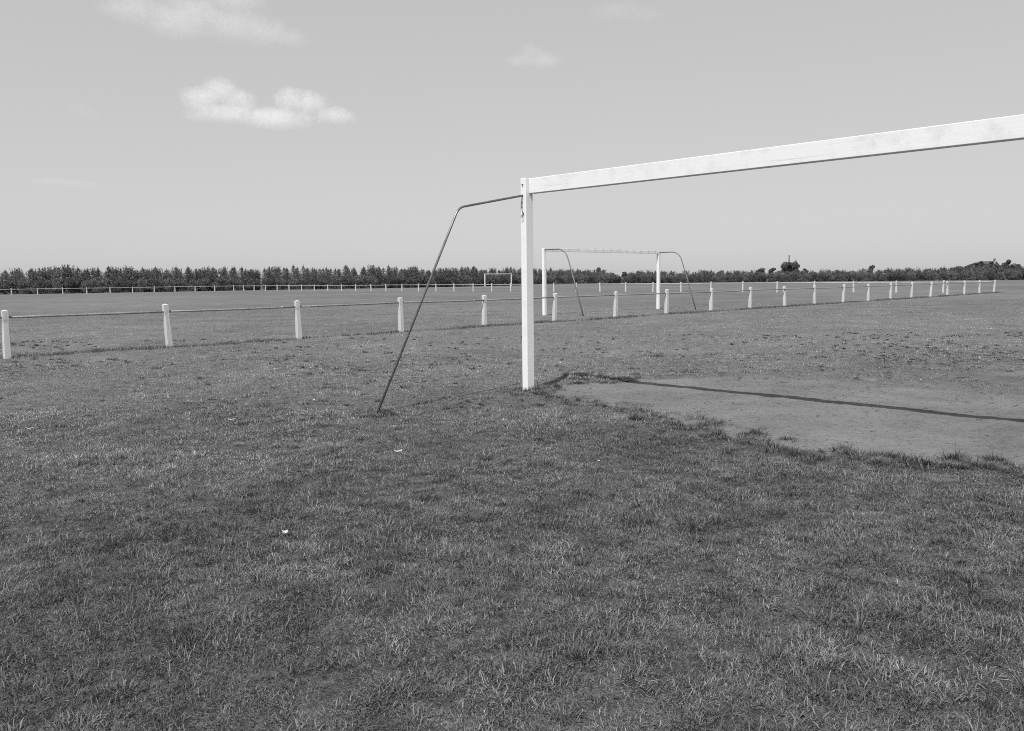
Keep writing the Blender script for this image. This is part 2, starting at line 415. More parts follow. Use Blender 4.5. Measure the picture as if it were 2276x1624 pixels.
# a rank patch by the far side of the post, and scattered dark tufts beyond the worn earth
k_ = 60; pa = _rng.uniform(-.75, .55, k_); pb = 1.40+.10*pa+_rng.normal(.12, .13, k_)
parts.append(tufts(G1.x+V.x*pa+B.x*pb, G1.y+V.y*pa+B.y*pb, _rng.integers(18, 45, k_), _rng.uniform(.045, .085, k_), 1, .85))
k_ = 95; pa = _rng.uniform(-.44, .42, k_); pb = _rng.uniform(1.16, 1.50, k_)-.04*pa
parts.append(tufts(G1.x+V.x*pa+B.x*pb, G1.y+V.y*pa+B.y*pb, _rng.integers(20, 44, k_), _rng.uniform(.055, .095, k_), .8, 1.35))
# thin seedlings on the bare earth
P = scatter(6, 15, 16, 8, .3); a, b = goal_ab(P[:, 0], P[:, 1])
P = P[(dirt(P[:, 0], P[:, 1]) > .4) & (_rng.random(len(P)) < .12+.75*ss(b, 1.7, 3.2)+.5*ss(b-np.interp(a, _na, _nb), .7, .2))]
parts.append(tufts(P[:, 0], P[:, 1], _rng.integers(5, 14, len(P)), _rng.uniform(.016, .042, len(P)), 1, .8))
P = scatter(9, 26, 7, 12, .8); a, b = goal_ab(P[:, 0], P[:, 1]); cl_ = fbm(P[:, 0], P[:, 1], .9, 165, 3)
P = P[(a > -.5) & (b > 2.6) & (b < 13) & (cl_ > .46)]
parts.append(tufts(P[:, 0], P[:, 1], _rng.integers(10, 26, len(P)), _rng.uniform(.03, .07, len(P)), 1, .70))
# uncut grass at the near goal's post and at its stay
ang = _rng.uniform(0, math.tau, 46); rad = _rng.uniform(.07, .42, 46)
parts.append(tufts(G1.x+.04+np.cos(ang)*rad, G1.y+np.sin(ang)*rad, _rng.integers(18, 45, 46), _rng.uniform(.04, .10, 46), 1, .85))
FT = G1 - B*2.30
ang = _rng.uniform(0, math.tau, 26); rad = _rng.uniform(.0, .32, 26)
parts.append(tufts(FT.x+np.cos(ang)*rad, FT.y+np.sin(ang)*rad, _rng.integers(18, 45, 26), _rng.uniform(.05, .11, 26), 1, .85))
def merge(parts):
    V_, F_, S_, T_ = [], [], [], []; o = 0
    for v, f, s, t in parts:
        V_.append(v); F_.append(f+o); S_.append(s); T_.append(t); o += len(v)
    c = np.concatenate; return c(V_), c(F_), c(S_), c(T_)
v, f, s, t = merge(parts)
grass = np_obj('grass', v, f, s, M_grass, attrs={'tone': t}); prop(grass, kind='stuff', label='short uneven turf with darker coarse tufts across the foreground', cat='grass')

# uncut strips under the rails
def strip(o, dvec, nvec, length, per_m, hgt, half, dark):
    n_ = int(length*per_m); tt = _rng.random(n_)**.75*length if per_m > 500 else _rng.random(n_)*length
    off = _rng.normal(0, half, n_)+.03
    x = o.x+dvec.x*tt+nvec.x*off; y = o.y+dvec.y*tt+nvec.y*off
    dist = np.hypot(x, y)
    c = fbm(x, y, .8, 120, 3)*.7+fbm(x, y, 5, 121, 2)*.5
    k = _rng.random(n_) < np.clip((c-.48)*3, .04, .8); x, y, dist, c = x[k], y[k], dist[k], c[k]; n_ = len(x)
    ln = hgt*(.35+.65*_rng.random(n_))*(.4+c)
    return blades(x, y, _rng.uniform(0, math.tau, n_), ln, .1+.6*_rng.random(n_), np.maximum(.004, .0008*dist)*(.7+.6*_rng.random(n_)),
                  dark*(.7+.6*_rng.random(n_)), _rng.uniform(0, .6, n_), '', False)
v, f, s, t = merge([strip(F0-U*6, U, W, 70, 1100, .095, .10, .15)])
tall = np_obj('tall_grass', v, f, s, M_grass, attrs={'tone': t}); prop(tall, kind='stuff', label='darker uncut grass growing along the foot of the near rail fence', cat='grass')

# crumbs of earth, dead leaves and stalks on the worn goalmouth
P = scatter(5.5, 14, 170, 6, .2); dd = dirt(P[:, 0], P[:, 1]); P = P[(dd > .5) & (_rng.random(len(P)) < 3*(fbm(P[:, 0], P[:, 1], 1.3, 140, 3)-.4))]
bm = bmesh.new()
rg = random.Random(5)
for (x_, y_) in P:
    s_ = rg.uniform(.003, .008)*(2.8 if rg.random() < .05 else 1); z_ = hz(x_, y_)
    r_ = bmesh.ops.create_icosphere(bm, subdivisions=1, radius=s_, matrix=Matrix.Translation((x_, y_, z_+s_*.15)) @ Matrix.Rotation(rg.uniform(0, 6), 4, 'Z') @ Matrix.Diagonal((rg.uniform(.8, 2.2), rg.uniform(.6, 1), .45, 1)))
    for v_ in r_['verts']: v_.co += Vector((rg.uniform(-1, 1), rg.uniform(-1, 1), rg.uniform(-1, 1)))*s_*.2
M_clod = metal_mat('dry_earth_crumbs', .10, .9, 0, .1)
clods = obj('earth_crumbs', bm, M_clod); prop(clods, kind='stuff', label='small dark crumbs of earth scattered on the bare goalmouth', cat='earth')

# ------------------------------------------------------------------ near goal
def goal_post(parent, o, ax, ay, wx, wy, h, mat, lean=(0, 0), taper=0.0):
    bm = bmesh.new()
    add_box(bm, o, ax, ay, Vector((lean[0], lean[1], 1)), -wx/2, wx/2, -wy/2, wy/2, -.12, h, .006)
    return obj('post', bm, mat, parent)
Zv = Vector((0, 0, 1)); O = Vector((0, 0, 0))
g1 = empty('goal_frame', G1, math.atan2(V.y, V.x), label='big white wooden goal in the foreground with its crossbar running out of the picture', cat='goal')
# local frame: x along the crossbar, y into the field
LX, LY = Vector((1, 0, 0)), Vector((0, 1, 0))
PW, PD = .092, .125
goal_post(g1, O, LX, LY, PW, PD, 2.625, M_paint)
goal_post(g1, LX*(7.32+PW), LX, LY, PW, PD, 2.625, M_paint)
bm = bmesh.new()
add_box(bm, O, LX, LY, Zv, PW/2+.001, 7.32+PW/2-.001, -.006, .098, 2.44, 2.62, .005)
obj('crossbar', bm, M_bar, g1)
for sx, nm in ((0, 0), (7.32+PW, 1)):
    a = Vector((sx-.01, -PD/2+.003, 2.415))
    pts = bend([a, Vector((sx-.01, -1.115, 2.215)), Vector((sx-.02, -2.37, -.10))], .09)
    bm = bmesh.new(); add_tube(bm, pts, .0132, 12); st = obj('stay', bm, M_steel, g1, True)
    bm = bmesh.new()      # forked strap that holds the stay to the post
    add_box(bm, Vector((sx-.01, -PD/2-.0045, 0)), LX, LY, Zv, -.009, .009, -.004, .004, 2.22, 2.40, .002)
    br = obj('bracket', bm, M_railw, g1)
    for bz, bx in ((2.545, -.004), (2.33, -.012), (2.275, -.014), (2.20, .004)):
        bm = bmesh.new()
        bmesh.ops.create_cone(bm, cap_ends=True, segments=8, radius1=.009, radius2=.007, depth=.018,
            matrix=Matrix.Translation((sx+bx, -PD/2-.008, bz)) @ Matrix.Rotation(R(90), 4, 'X'))
        obj('bolt', bm, M_iron, g1)
    bm = bmesh.new()
    add_tube(bm, [(sx-.012, -PD/2-.002, 2.185), (sx-.012, -PD/2-.03, 2.16), (sx+.004, -PD/2-.034, 2.145), (sx+.016, -PD/2-.028, 2.16), (sx+.016, -PD/2-.01, 2.20)], .004, 6)
    obj('net_hook', bm, M_iron, g1)

# ------------------------------------------------------------------ goal on the next pitch (behind the near fence)
g2 = empty('goal_frame', G2, TH, label='white goal with curved steel stays standing just beyond the near rail fence', cat='goal')
LW = Vector((0, -1, 0))    # local: x along U, -y = W
goal_post(g2, O, LX, LY, .12, .12, 2.56, M_paint)
goal_post(g2, LX*7.44, LX, LY, .12, .12, 2.56, M_paint)
bm = bmesh.new(); add_box(bm, O, LX, LY, Zv, .061, 7.379, -.058, .055, 2.44, 2.555, .005); obj('crossbar', bm, M_bar, g2)
for sx in (0, 7.44):
    pts = bend([Vector((sx, -.06, 2.50)), Vector((sx, -1.08, 2.50)), Vector((sx+.02, -1.42, 1.55)), Vector((sx+.02, -1.98, -.1))], [.40, .25], 8)
    bm = bmesh.new(); add_tube(bm, pts, .024, 10); obj('stay', bm, M_galv, g2, True)
for k in range(14):
    bm = bmesh.new(); x_ = .35+k*.52
    add_tube(bm, [(x_, -.064, 2.535), (x_, -.085, 2.535), (x_, -.092, 2.55), (x_, -.09, 2.59)], .006, 6); obj('net_hook', bm, M_iron, g2)

# ------------------------------------------------------------------ small far goal
g3 = empty('goal_frame', G3, TH, label='small looking far white goal standing before the dark plantation', cat='goal')
goal_post(g3, O, LX, LY, .15, .15, 2.56, M_paint); goal_post(g3, LX*7.45, LX, LY, .15, .15, 2.56, M_paint)
bm = bmesh.new(); add_box(bm, O, LX, LY, Zv, .076, 7.374, -.07, .07, 2.42, 2.55, .005); obj('crossbar', bm, M_paint, g3)

# ------------------------------------------------------------------ rail fences
def fence_post_mesh(name, h=.944, rng=None, side=.104, foot=.128):
    """square head with a low pyramid cap, chamfered and slightly spreading shaft"""
    bm = bmesh.new()
    def ring(z, s, ch):
        p = s/2; q = p-ch
        return [bm.verts.new((a, b, z)) for a, b in ((q, -p), (p, -q), (p, q), (q, p), (-q, p), (-p, q), (-p, -q), (-q, -p))]
    zs = [(-.15, foot*1.03, .012), (0, foot, .012), (.35, foot*.97, .013), (h-.245, side*1.06, .013), (h-.20, side*1.03, .003), (h-.026, side*1.02, .003), (h-.022, side*1.0, .004)]
    rings = []
    for z, s, c in zs:
        rings.append(ring(z, s, c))
    for a, b in zip(rings[:-1], rings[1:]):
        for k in range(8): bm.faces.new((a[k], a[(k+1) % 8], b[(k+1) % 8], b[k]))
    tip = bm.verts.new((0, 0, h))
    for k in range(8): bm.faces.new((rings[-1][k], rings[-1][(k+1) % 8], tip))
    bm.faces.new(rings[0][::-1])
    for v_ in bm.verts:
        v_.co.x += rng.uniform(-.0025, .0025); v_.co.y += rng.uniform(-.0025, .0025)
        if v_.co.z > h-.05: v_.co.z += rng.uniform(-.002, .002)
    me = bpy.data.meshes.new(name); bm.to_mesh(me); bm.free(); me.materials.append(M_conc); return me
rg = random.Random(3)
POSTS = [fence_post_mesh('post', .944, rg) for _ in range(6)]
def fence(o, dvec, ts, rz, label, rail_z, rail_r, rail_mat, hs=1.0, rseed=1, skip_first=False, lean=.020, group=None):
    rr = random.Random(rseed)
    f_ = empty('rail_fence', o, rz, label=label, cat='fence', group=group)     # local x along the fence
    for i, t_ in enumerate(ts):
        if skip_first and i == 0: continue
        ob = bpy.data.objects.new('post', POSTS[rr.randrange(6)]); COL.objects.link(ob); ob.parent = f_
        P_ = o+dvec*t_
        ob.location = (t_, rr.uniform(-.012, .012), hz(P_.x, P_.y)+rr.uniform(-.012, .012))
        ob.rotation_euler = (rr.gauss(0, lean), rr.gauss(0, lean), rr.choice((0, 1, 2, 3))*math.pi/2+rr.gauss(0, .03))
        ob.scale = (1, 1, hs)
    zz = [rail_z+rr.uniform(-.014, .014) for _ in ts]
    for i in range(len(ts)-1):
        a, b = ts[i], ts[i+1]; bm = bmesh.new(); sag = rr.uniform(0, .008)
        pts = [(a+(b-a)*k/4, 0, zz[i]+(zz[i+1]-zz[i])*k/4-sag*math.sin(math.pi*k/4)) for k in range(5)]
        add_tube(bm, pts, rail_r, 10)
        if i % 2 == 0: add_tube(bm, [(b-.45, 0, pts[-1][2]-.0005), (b-.36, 0, pts[-1][2]-.0005)], rail_r*1.18, 10)
        obj('rail', bm, rail_mat, f_, True)
    return f_
tn_ = [-3.08, 0]+list(np.cumsum([3.09, 3.15, 3.1, 3.07, 3.08, 3.14, 3.09, 3.08, 3.09, 3.09, 2.97, 3.21, 3.12, 3.02, 3.18, 3.11, 3.07, 3.25, 3.24, 3.31]))
fence(F0, U, tn_, TH, 'nearest low fence of white posts joined by one pipe, crossing the field behind the goal', .795, .0225, M_rail, 1, 1)
C1 = F0+U*tn_[-1]
wa = TH+R(92); DV = Vector((math.cos(wa), math.sin(wa), 0))
tf = [0]+list(np.cumsum([3.38, 3.35, 3.29, 3.24, 3.3, 3.21, 3.18, 3.15, 3.14, 3.22, 3.19, 3.12, 3.12, 3.24, 3.14, 3.03, 3.09, 3.33, 3.3, 3.3, 3.35, 3.35, 3.25, 3.45, 3.36, 3.38, 3.45, 3.43, 3.4, 3.44, 3.49, 3.5, 3.43, 3.31]))
fence(C1, DV, tf, wa, 'long far side fence, its nearest posts meeting the right end of the near fence', .80, .032, M_railw, 1.0, 2, True)
C2 = C1+DV*tf[-1]
tl = [i*3.24 for i in range(0, 14)]
fence(C2, -U, tl, TH+math.pi, 'short farthest fence of white posts at the left, close before the plantation', .80, .034, M_railw, .98, 4, True)

# ------------------------------------------------------------------ plantation
def quads(name, cs, ns, up, sz, asp, mat, rng):
    """little leaf faces at points cs; each a quad bent out of random directions"""
    n_ = len(cs)
    a = up+rng.normal(0, .55, (n_, 3)); a /= np.linalg.norm(a, axis=1)[:, None]
    b = np.cross(a, rng.normal(0, 1, (n_, 3))); b /= np.linalg.norm(b, axis=1)[:, None]
    a *= sz[:, None]*asp; b *= sz[:, None]
    v = np.stack([cs-a*.5-b*.3, cs+b*.5, cs+a*.6, cs-b*.5], 1).reshape(-1, 3)
    me = bpy.data.meshes.new(name); me.vertices.add(len(v)); me.vertices.foreach_set('co', v.astype(np.float32).ravel())
    me.loops.add(4*n_); me.loops.foreach_set('vertex_index', np.arange(4*n_, dtype=np.int32))
    me.polygons.add(n_); me.polygons.foreach_set('loop_start', np.arange(0, 4*n_, 4, dtype=np.int32))
    me.update(calc_edges=True); me.validate(); me.materials.append(mat); return me
def trunk_mesh(h, r, rng, limbs=5):
    bm = bmesh.new(); k = 5
    pts = [Vector((rng.normal(0, .02)*h*i/k, rng.normal(0, .02)*h*i/k, h*i/k-(.1 if i == 0 else 0))) for i in range(k+1)]
    add_tube(bm, pts, [r*(1-.8*i/k) for i in range(k+1)], 7)
    for j in range(limbs):
        z = rng.uniform(.3, .85)*h; a = rng.uniform(0, 6.28); L_ = h*.28
        p0 = Vector((0, 0, z)); d = Vector((math.cos(a), math.sin(a), .6))
        add_tube(bm, [p0, p0+d*L_*.5, p0+d*L_+Vector((0, 0, .1))], [r*.4, r*.28, r*.1], 5)
    me = bpy.data.meshes.new('trunk'); bm.to_mesh(me); bm.free(); me.materials.append(M_bark); return me
def pine_mesh(rng, h, rad, n_=3200):
    cs, up = [], []
    whorl = np.linspace(.04, .95, 34)+rng.uniform(-.012, .012, 34)
    for z in whorl:
        nb = rng.integers(6, 10); R_ = rad*(1-z)**.78*(.75+.4*rng.random())+.025
        for j in range(nb):
            a = rng.uniform(0, 6.283); rb = R_*rng.uniform(.65, 1.2); k = max(5, int(n_/len(whorl)/nb*(.35+1.3*(1-z))))
            t_ = rng.random(k)**.7
            x_ = np.cos(a)*rb*t_; y_ = np.sin(a)*rb*t_; z_ = z*h+rb*t_*rng.uniform(.0, .35)
            cs.append(np.stack([x_, y_, z_], 1)+rng.normal(0, .05, (k, 3)))
            up.append(np.tile([np.cos(a)*.7, np.sin(a)*.7, .8], (k, 1)))
    k = 24; z_ = rng.uniform(.88, 1.05, k)*h     # leader shoot
    cs.append(np.stack([rng.normal(0, .025, k), rng.normal(0, .025, k), z_], 1)); up.append(np.tile([0, 0, 1.6], (k, 1)))
    cs = np.concatenate(cs); up = np.concatenate(up)
    return quads('crown', cs, None, up, rng.uniform(.04, .085, len(cs)), 2.3, M_pine, rng)
def bush_mesh(rng, h, rad, n_, leaf, mat, lobes=8, zlow=.05, spiky=.25):
    cs, up = [], []
    for j in range(lobes):
        a = rng.uniform(0, 6.283); rr = rad*rng.uniform(.1, .62)
        c = np.array([np.cos(a)*rr, np.sin(a)*rr, h*(zlow+(.86-zlow)*(j+rng.random())/lobes)])
        r = rad*rng.uniform(.35, .62); c[2] = min(c[2], h-r*.75)
        k = n_//lobes; d = rng.normal(0, 1, (k, 3)); d /= np.linalg.norm(d, axis=1)[:, None]
        q_ = c+d*(r*(.45+.6*rng.random(k)**.5))[:, None]*np.array([1, 1, .85]); cs.append(q_); up.append(d*.6+[0, 0, .5])
    for j in range(int(lobes*spiky*4)):           # stray shoots break the outline
        a = rng.uniform(0, 6.283); rr = rad*rng.uniform(0, .7); k = 14; t_ = rng.random(k)
        cs.append(np.stack([np.cos(a)*rr*(1+.2*t_), np.sin(a)*rr*(1+.2*t_), h*(.8+.34*t_*rng.uniform(.4, 1))], 1)+rng.normal(0, leaf*.25, (k, 3))); up.append(np.tile([0, 0, 1.4], (k, 1)))
    cs = np.concatenate(cs); up = np.concatenate(up); cs[:, 2] = np.maximum(cs[:, 2], .03)
    return quads('crown', cs, None, up, rng.uniform(leaf*.5, leaf*1.2, len(cs)), 1.5, mat, rng)
rn = np.random.default_rng(21)
PINES = [pine_mesh(rn, rn.uniform(3.7, 4.05), rn.uniform(1.4, 1.9)) for _ in range(8)]
RAGGED = [bush_mesh(rn, 3.45, 1.2, 3400, .10, M_pine, 14, .03, .9) for _ in range(6)]; PT = [trunk_mesh(3.4, .06, rn) for _ in range(3)]
BUSH = [bush_mesh(rn, 2.5, 1.5, 3400, .12, M_shrub, 11) for _ in range(7)]; BT = [trunk_mesh(1.7, .05, rn) for _ in range(3)]
BUSHD = [bush_mesh(rn, 2.9, 1.5, 3000, .12, M_pine, 10, .05, .5) for _ in range(4)]
def tree(name, crown, trunk, loc, s, label, cat, group, rr, sz=None):
    t_ = empty(name, loc, rr.uniform(0, 6.28), label=label, cat=cat, group=group); t_.scale = (s, s, sz or s)
    c = bpy.data.objects.new('crown', crown); COL.objects.link(c); c.parent = t_
    k = bpy.data.objects.new('trunk', trunk); COL.objects.link(k); k.parent = t_
    return t_
# edge of the plantation, as points on the ground from left to right
EDGE = [(-96, 112), (-78, 121), (-60, 129.5), (-42.5, 143), (-17.5, 156), (0, 177), (29, 204), (62, 199), (107, 172), (140, 158)]
def edge_pts(step, back, rr, jit):
    out = []; carry = 0
    for (a, b) in zip(EDGE[:-1], EDGE[1:]):
        a = Vector(a); b = Vector(b); L_ = (b-a).length; d = (b-a)/L_; nrm = Vector((-d.y, d.x)); t_ = carry
        while t_ < L_:
            p_ = a+d*t_+nrm*(back+rr.uniform(-jit, jit)); out.append(p_); t_ += step*rr.uniform(.82, 1.18)
        carry = t_-L_
    return out
rr = random.Random(11)
L_PINE = ('dark pointed young conifer in the plantation behind the fences', 'tree', 'young conifers of the plantation')
L_BUSH = ('low leafy bush in the front row of the plantation', 'bush', 'bushes along the front of the plantation')
L_DARK = ('dark ragged bush standing among the right hand part of the plantation', 'bush', 'dark bushes in the right part of the plantation')
def tall_at(x_): return float(np.interp(x_, [-96, -42, -17, 0, 14, 29, 62, 107, 140], [1.0, 1.02, .98, .96, .9, .78, .74, .74, .78]))
for back, step in ((1.8, 1.55), (3.6, 1.65), (5.5, 1.9)):
    for p_ in edge_pts(step, back, rr, .5):
        if p_.x > 17 and rr.random() < .86: continue
        s_ = tall_at(p_.x)*rr.uniform(.86, 1.08)*(1.08 if rr.random() < .15 else 1); 
        if p_.x > 17: s_ *= .95
        tree('young_conifer', rr.choice(RAGGED if rr.random() < (.55 if p_.x < -62 else .28) else PINES), rr.choice(PT), (p_.x, p_.y, 0), s_, *L_PINE, rr)
for p_ in edge_pts(1.9, .4, rr, .5)+[q_ for q_ in edge_pts(2.2, 2.0, rr, .6) if q_.x > 5]:
    s_ = rr.uniform(.72, 1.0)*tall_at(p_.x)**.5
    tree('leafy_bush', rr.choice(BUSH), rr.choice(BT), (p_.x, p_.y, 0), s_, *L_BUSH, rr)
for p_ in edge_pts(2.1, 4.2, rr, 1.0)+edge_pts(1.9, 6.5, rr, 1.0):
    if p_.x < 12: continue
    s_ = rr.uniform(.78, 1.06)*tall_at(p_.x)/.80
    tree('ragged_bush', rr.choice(BUSHD), rr.choice(BT), (p_.x, p_.y, 0), s_, *L_DARK, rr)

# ------------------------------------------------------------------ far trees, house, chimney
def at(px, dist):                     # bearing of a picture column at a distance
    return Vector(((px-1138)/1814.9*dist, dist, 0))
FAR = [bush_mesh(rn, 9.0, 2.6, 2600, .42, M_tree, 9, .35, .0) for _ in range(4)]; FTK = [trunk_mesh(6.5, .22, rn) for _ in range(2)]
def far_tree(px, dist, h, wide, label, group=None):
    s_ = h/9.0; t_ = tree('broadleaf_tree', rr.choice(FAR), rr.choice(FTK), at(px, dist), s_*wide, label, 'tree', group, rr, s_)
    return t_
far_tree(1741, 500, 10.0, 1.0, 'round crowned tree, left one of the three touching below the factory chimney')
far_tree(1754, 506, 10.3, .95, 'round crowned tree, middle one of the three, straight under the factory chimney')
far_tree(1766, 501, 10.2, 1.0, 'round crowned tree, right one of the three, under the small steeple')
far_tree(1934, 500, 7.6, .95, 'single round treetop rising over the hedge between chimney and farmhouse')
far_tree(2231, 420, 8.6, 1.05, 'leafy round tree directly right of the farmhouse')
far_tree(2256, 410, 6.5, 1.35, 'broad domed tree at the right edge, second right of the farmhouse')
G_R = 'trees rising towards the farmhouse'
for i, (px, h, wd) in enumerate(((2112, 4.6, 1.4), (2130, 5.4, 1.5), (2150, 6.2, 1.5), (2166, 7.4, 1.3), (2182, 7.8, 1.2), (2196, 7.6, 1.2), (2212, 6.2, 1.2), (2243, 6.2, 1.3), (2290, 5.4, 1.4), (2320, 6.5, 1.3))):
    far_tree(px, 400+rr.uniform(-12, 12), h, wd, 'dark leafy tree in the rising clump below the farmhouse', G_R)
G_M = 'distant treetops behind the middle of the hedge'
for px, h, wd in ((1300, 6.0, 1.3), (1331, 8.0, .8), (1341, 6.6, 1.0), (1390, 5.4, 1.4), (1420, 5.5, 1.2), (1475, 5.0, 1.2), (1560, 5.2, 1.4), (1600, 5.0, 1.4), (1690, 6.2, 1.5), (1715, 6.5, 1.3), (1790, 5.6, 1.4), (2060, 4.6, 1.4), (1860, 4.4, 1.4)):
    far_tree(px, 480+rr.uniform(-20, 20), h, wd, 'small distant treetop showing just above the plantation bushes', G_M)

M_brick = metal_mat('far_brick', .20, .9, 0, .1); M_roof = metal_mat('roof_tiles', .09, .8, 0, .2); M_trim = metal_mat('white_trim', .8, .6)
M_wallh = metal_mat('weathered_brick', .17, .9, 0, .1); M_glass = metal_mat('window_glass', .35, .15, 0, .8)
hp = at(2208, 600); hh_ = empty('farmhouse', hp, R(14), label='gabled farmhouse with white bargeboard and a chimney, peeking over the trees at the right', cat='house')
bm = bmesh.new()       # gable faces the viewer (-y)
w2, dep, ev, ri = 4.2, 13, 6.6, 10.3
vs = [bm.verts.new(p_) for p_ in ((-w2, 0, 0), (w2, 0, 0), (w2, 0, ev), (0, 0, ri), (-w2, 0, ev), (-w2, dep, 0), (w2, dep, 0), (w2, dep, ev), (0, dep, ri), (-w2, dep, ev))]
for f_ in ((0, 1, 2, 3, 4), (6, 5, 9, 8, 7), (5, 0, 4, 9), (1, 6, 7, 2), (4, 3, 8, 9), (3, 2, 7, 8)): bm.faces.new([vs[i] for i in f_])
obj('wall', bm, M_wallh, hh_)
bm = bmesh.new(); sl = math.hypot(w2, ri-ev)
for sg in (-1, 1):
    ax_ = Vector((sg*w2, 0, ev-ri)).normalized(); az_ = Vector((sg*(ri-ev), 0, w2)).normalized()
    add_box(bm, Vector((0, 0, ri)), ax_, LY, az_, 0, sl+.5, -.25, dep+.25, .01, .24)
rf = obj('roof', bm, M_roof, hh_)
bm = bmesh.new(); add_box(bm, Vector((.5, 1.6, 0)), LX, LY, Zv, -.55, .55, -.5, .5, ri-.8, ri+1.75); add_box(bm, Vector((.5, 1.6, 0)), LX, LY, Zv, -.66, .66, -.61, .61, ri+1.75, ri+2.0)
obj('chimney', bm, M_brick, rf)
for sg in (-1, 1):
    ax_ = Vector((sg*w2, 0, ev-ri)).normalized(); az_ = Vector((sg*(ri-ev), 0, w2)).normalized(); bm = bmesh.new()
    add_box(bm, Vector((0, 0, ri)), ax_, LY, az_, 0, sl+.5, -.36, -.26, -.22, .26); obj('bargeboard', bm, M_trim if sg < 0 else M_wallh, hh_)
for wx in (-1.9, 1.9):
    bm = bmesh.new(); add_box(bm, Vector((wx, 0, 0)), LX, LY, Zv, -.5, .5, -.10, -.002, 5.2, 6.9); w_ = obj('window', bm, M_trim, hh_)
    bm = bmesh.new(); add_box(bm, Vector((wx, 0, 0)), LX, LY, Zv, -.36, .36, -.13, -.102, 5.35, 6.75); obj('pane', bm, M_glass, w_)
ch = empty('factory_chimney', at(1752, 1000), 0, label='slender factory chimney standing far away behind three round trees', cat='chimney')
bm = bmesh.new(); add_tube(bm, [(0, 0, -1), (0, 0, 12), (0, 0, 25.2)], [1.15, .95, .75], 14); obj('shaft', bm, M_brick, ch)
bm = bmesh.new(); add_tube(bm, [(0, 0, 25.2), (0, 0, 25.6), (0, 0, 26.4)], [.85, 1.0, .95], 14); obj('crown_rim', bm, M_brick, ch)
stp = empty('steeple', at(1767, 1000), 0, label='tiny pointed steeple beside the factory chimney, above the right round tree', cat='steeple')
bm = bmesh.new(); add_box(bm, O, LX, LY, Zv, -.9, .9, -.9, .9, -1, 17.5); obj('tower', bm, M_roof, stp)
bm = bmesh.new(); bmesh.ops.create_cone(bm, cap_ends=True, segments=8, radius1=1.1, radius2=.05, depth=4.6, matrix=Matrix.Translation((0, 0, 19.81))); obj('spire', bm, M_roof, stp)

# ------------------------------------------------------------------ litter
M_paper, n, l, p = new_mat('white_paper'); co = n.new('ShaderNodeTexCoord').outputs['Object']
l.new(mr(n, l, nz(n, l, co, 25, 3), .3, .7, .62, .85), p.inputs['Base Color']); p.inputs['Roughness'].default_value = .8
def scrap(x_, y_, w_, d_, label, rz, fold=.4, lift=.028, cat='litter'):
    """a creased bit of card or paper lying on the blades"""
    r_ = random.Random(int(x_*1000)); bm = bmesh.new(); nx, ny = 6, 4; g_ = []
    for j in range(ny+1):
        row = []
        for i in range(nx+1):
            u_, v_ = i/nx-.5, j/ny-.5
            row.append(bm.verts.new((u_*w_*(1+.15*v_)+r_.gauss(0, .02)*w_, v_*d_+r_.gauss(0, .03)*d_, abs(u_+.1)*fold*w_+r_.gauss(0, .04)*d_)))
        g_.append(row)
    for j in range(ny):
        for i in range(nx): bm.faces.new((g_[j][i], g_[j][i+1], g_[j+1][i+1], g_[j+1][i]))
    r2 = bmesh.ops.solidify(bm, geom=bm.faces[:], thickness=.0012)
    o_ = obj('paper_scrap', bm, M_paper); o_.location = (x_, y_, hz(x_, y_)+lift); o_.rotation_euler = (R(14), R(4), rz)
    prop(o_, label, cat, 'scraps of paper lying in the grass'); return o_
def gp(px, py):
    d = FWD+RT*((px-1138)/1814.927)-UP*((py-812)/1814.927); t_ = -(CAM_H-.03)/d.z; return d.x*t_, d.y*t_
for px, py, w_, d_, rz, lab in ((634, 1181, .028, .030, .5, 'crumpled white paper scrap nearest the camera, left of centre in the grass'),
        (885, 1001, .066, .018, .15, 'bright narrow strip of white card below the foot of the goal stay'),
        (515, 933, .075, .016, 0, 'thin pale strip of paper far left of the goal stay'),
        (66, 950, .07, .014, .2, 'thin white sliver of paper at the left edge of the grass'),
        (697, 887, .03, .022, .9, 'small pale paper fleck up the grass from the thin strip, left of the stay'),
        (1330, 1020, .017, .017, .3, 'small round white scrap in the grass below the goalpost, near the worn earth'),
        (1246, 804, .05, .03, .1, 'tiny white scrap in the short turf beyond the goalpost')):
    x_, y_ = gp(px, py); scrap(x_, y_, w_, d_, lab, rz)
# daisies: white dots far over the turf
P = scatter(9, 40, .2, 9, .6); P = P[dirt(P[:, 0], P[:, 1]) < .6]; bm = bmesh.new()
for x_, y_ in P:
    s_ = rg.uniform(.008, .014); bmesh.ops.create_icosphere(bm, subdivisions=1, radius=s_*.8, matrix=Matrix.Translation((x_, y_, hz(x_, y_)+.03)) @ Matrix.Diagonal((1, 1, .4, 1)))
dz = obj('daisies', bm, M_paper); prop(dz, kind='stuff', label='tiny white flower heads dotted thinly over the turf', cat='flowers')

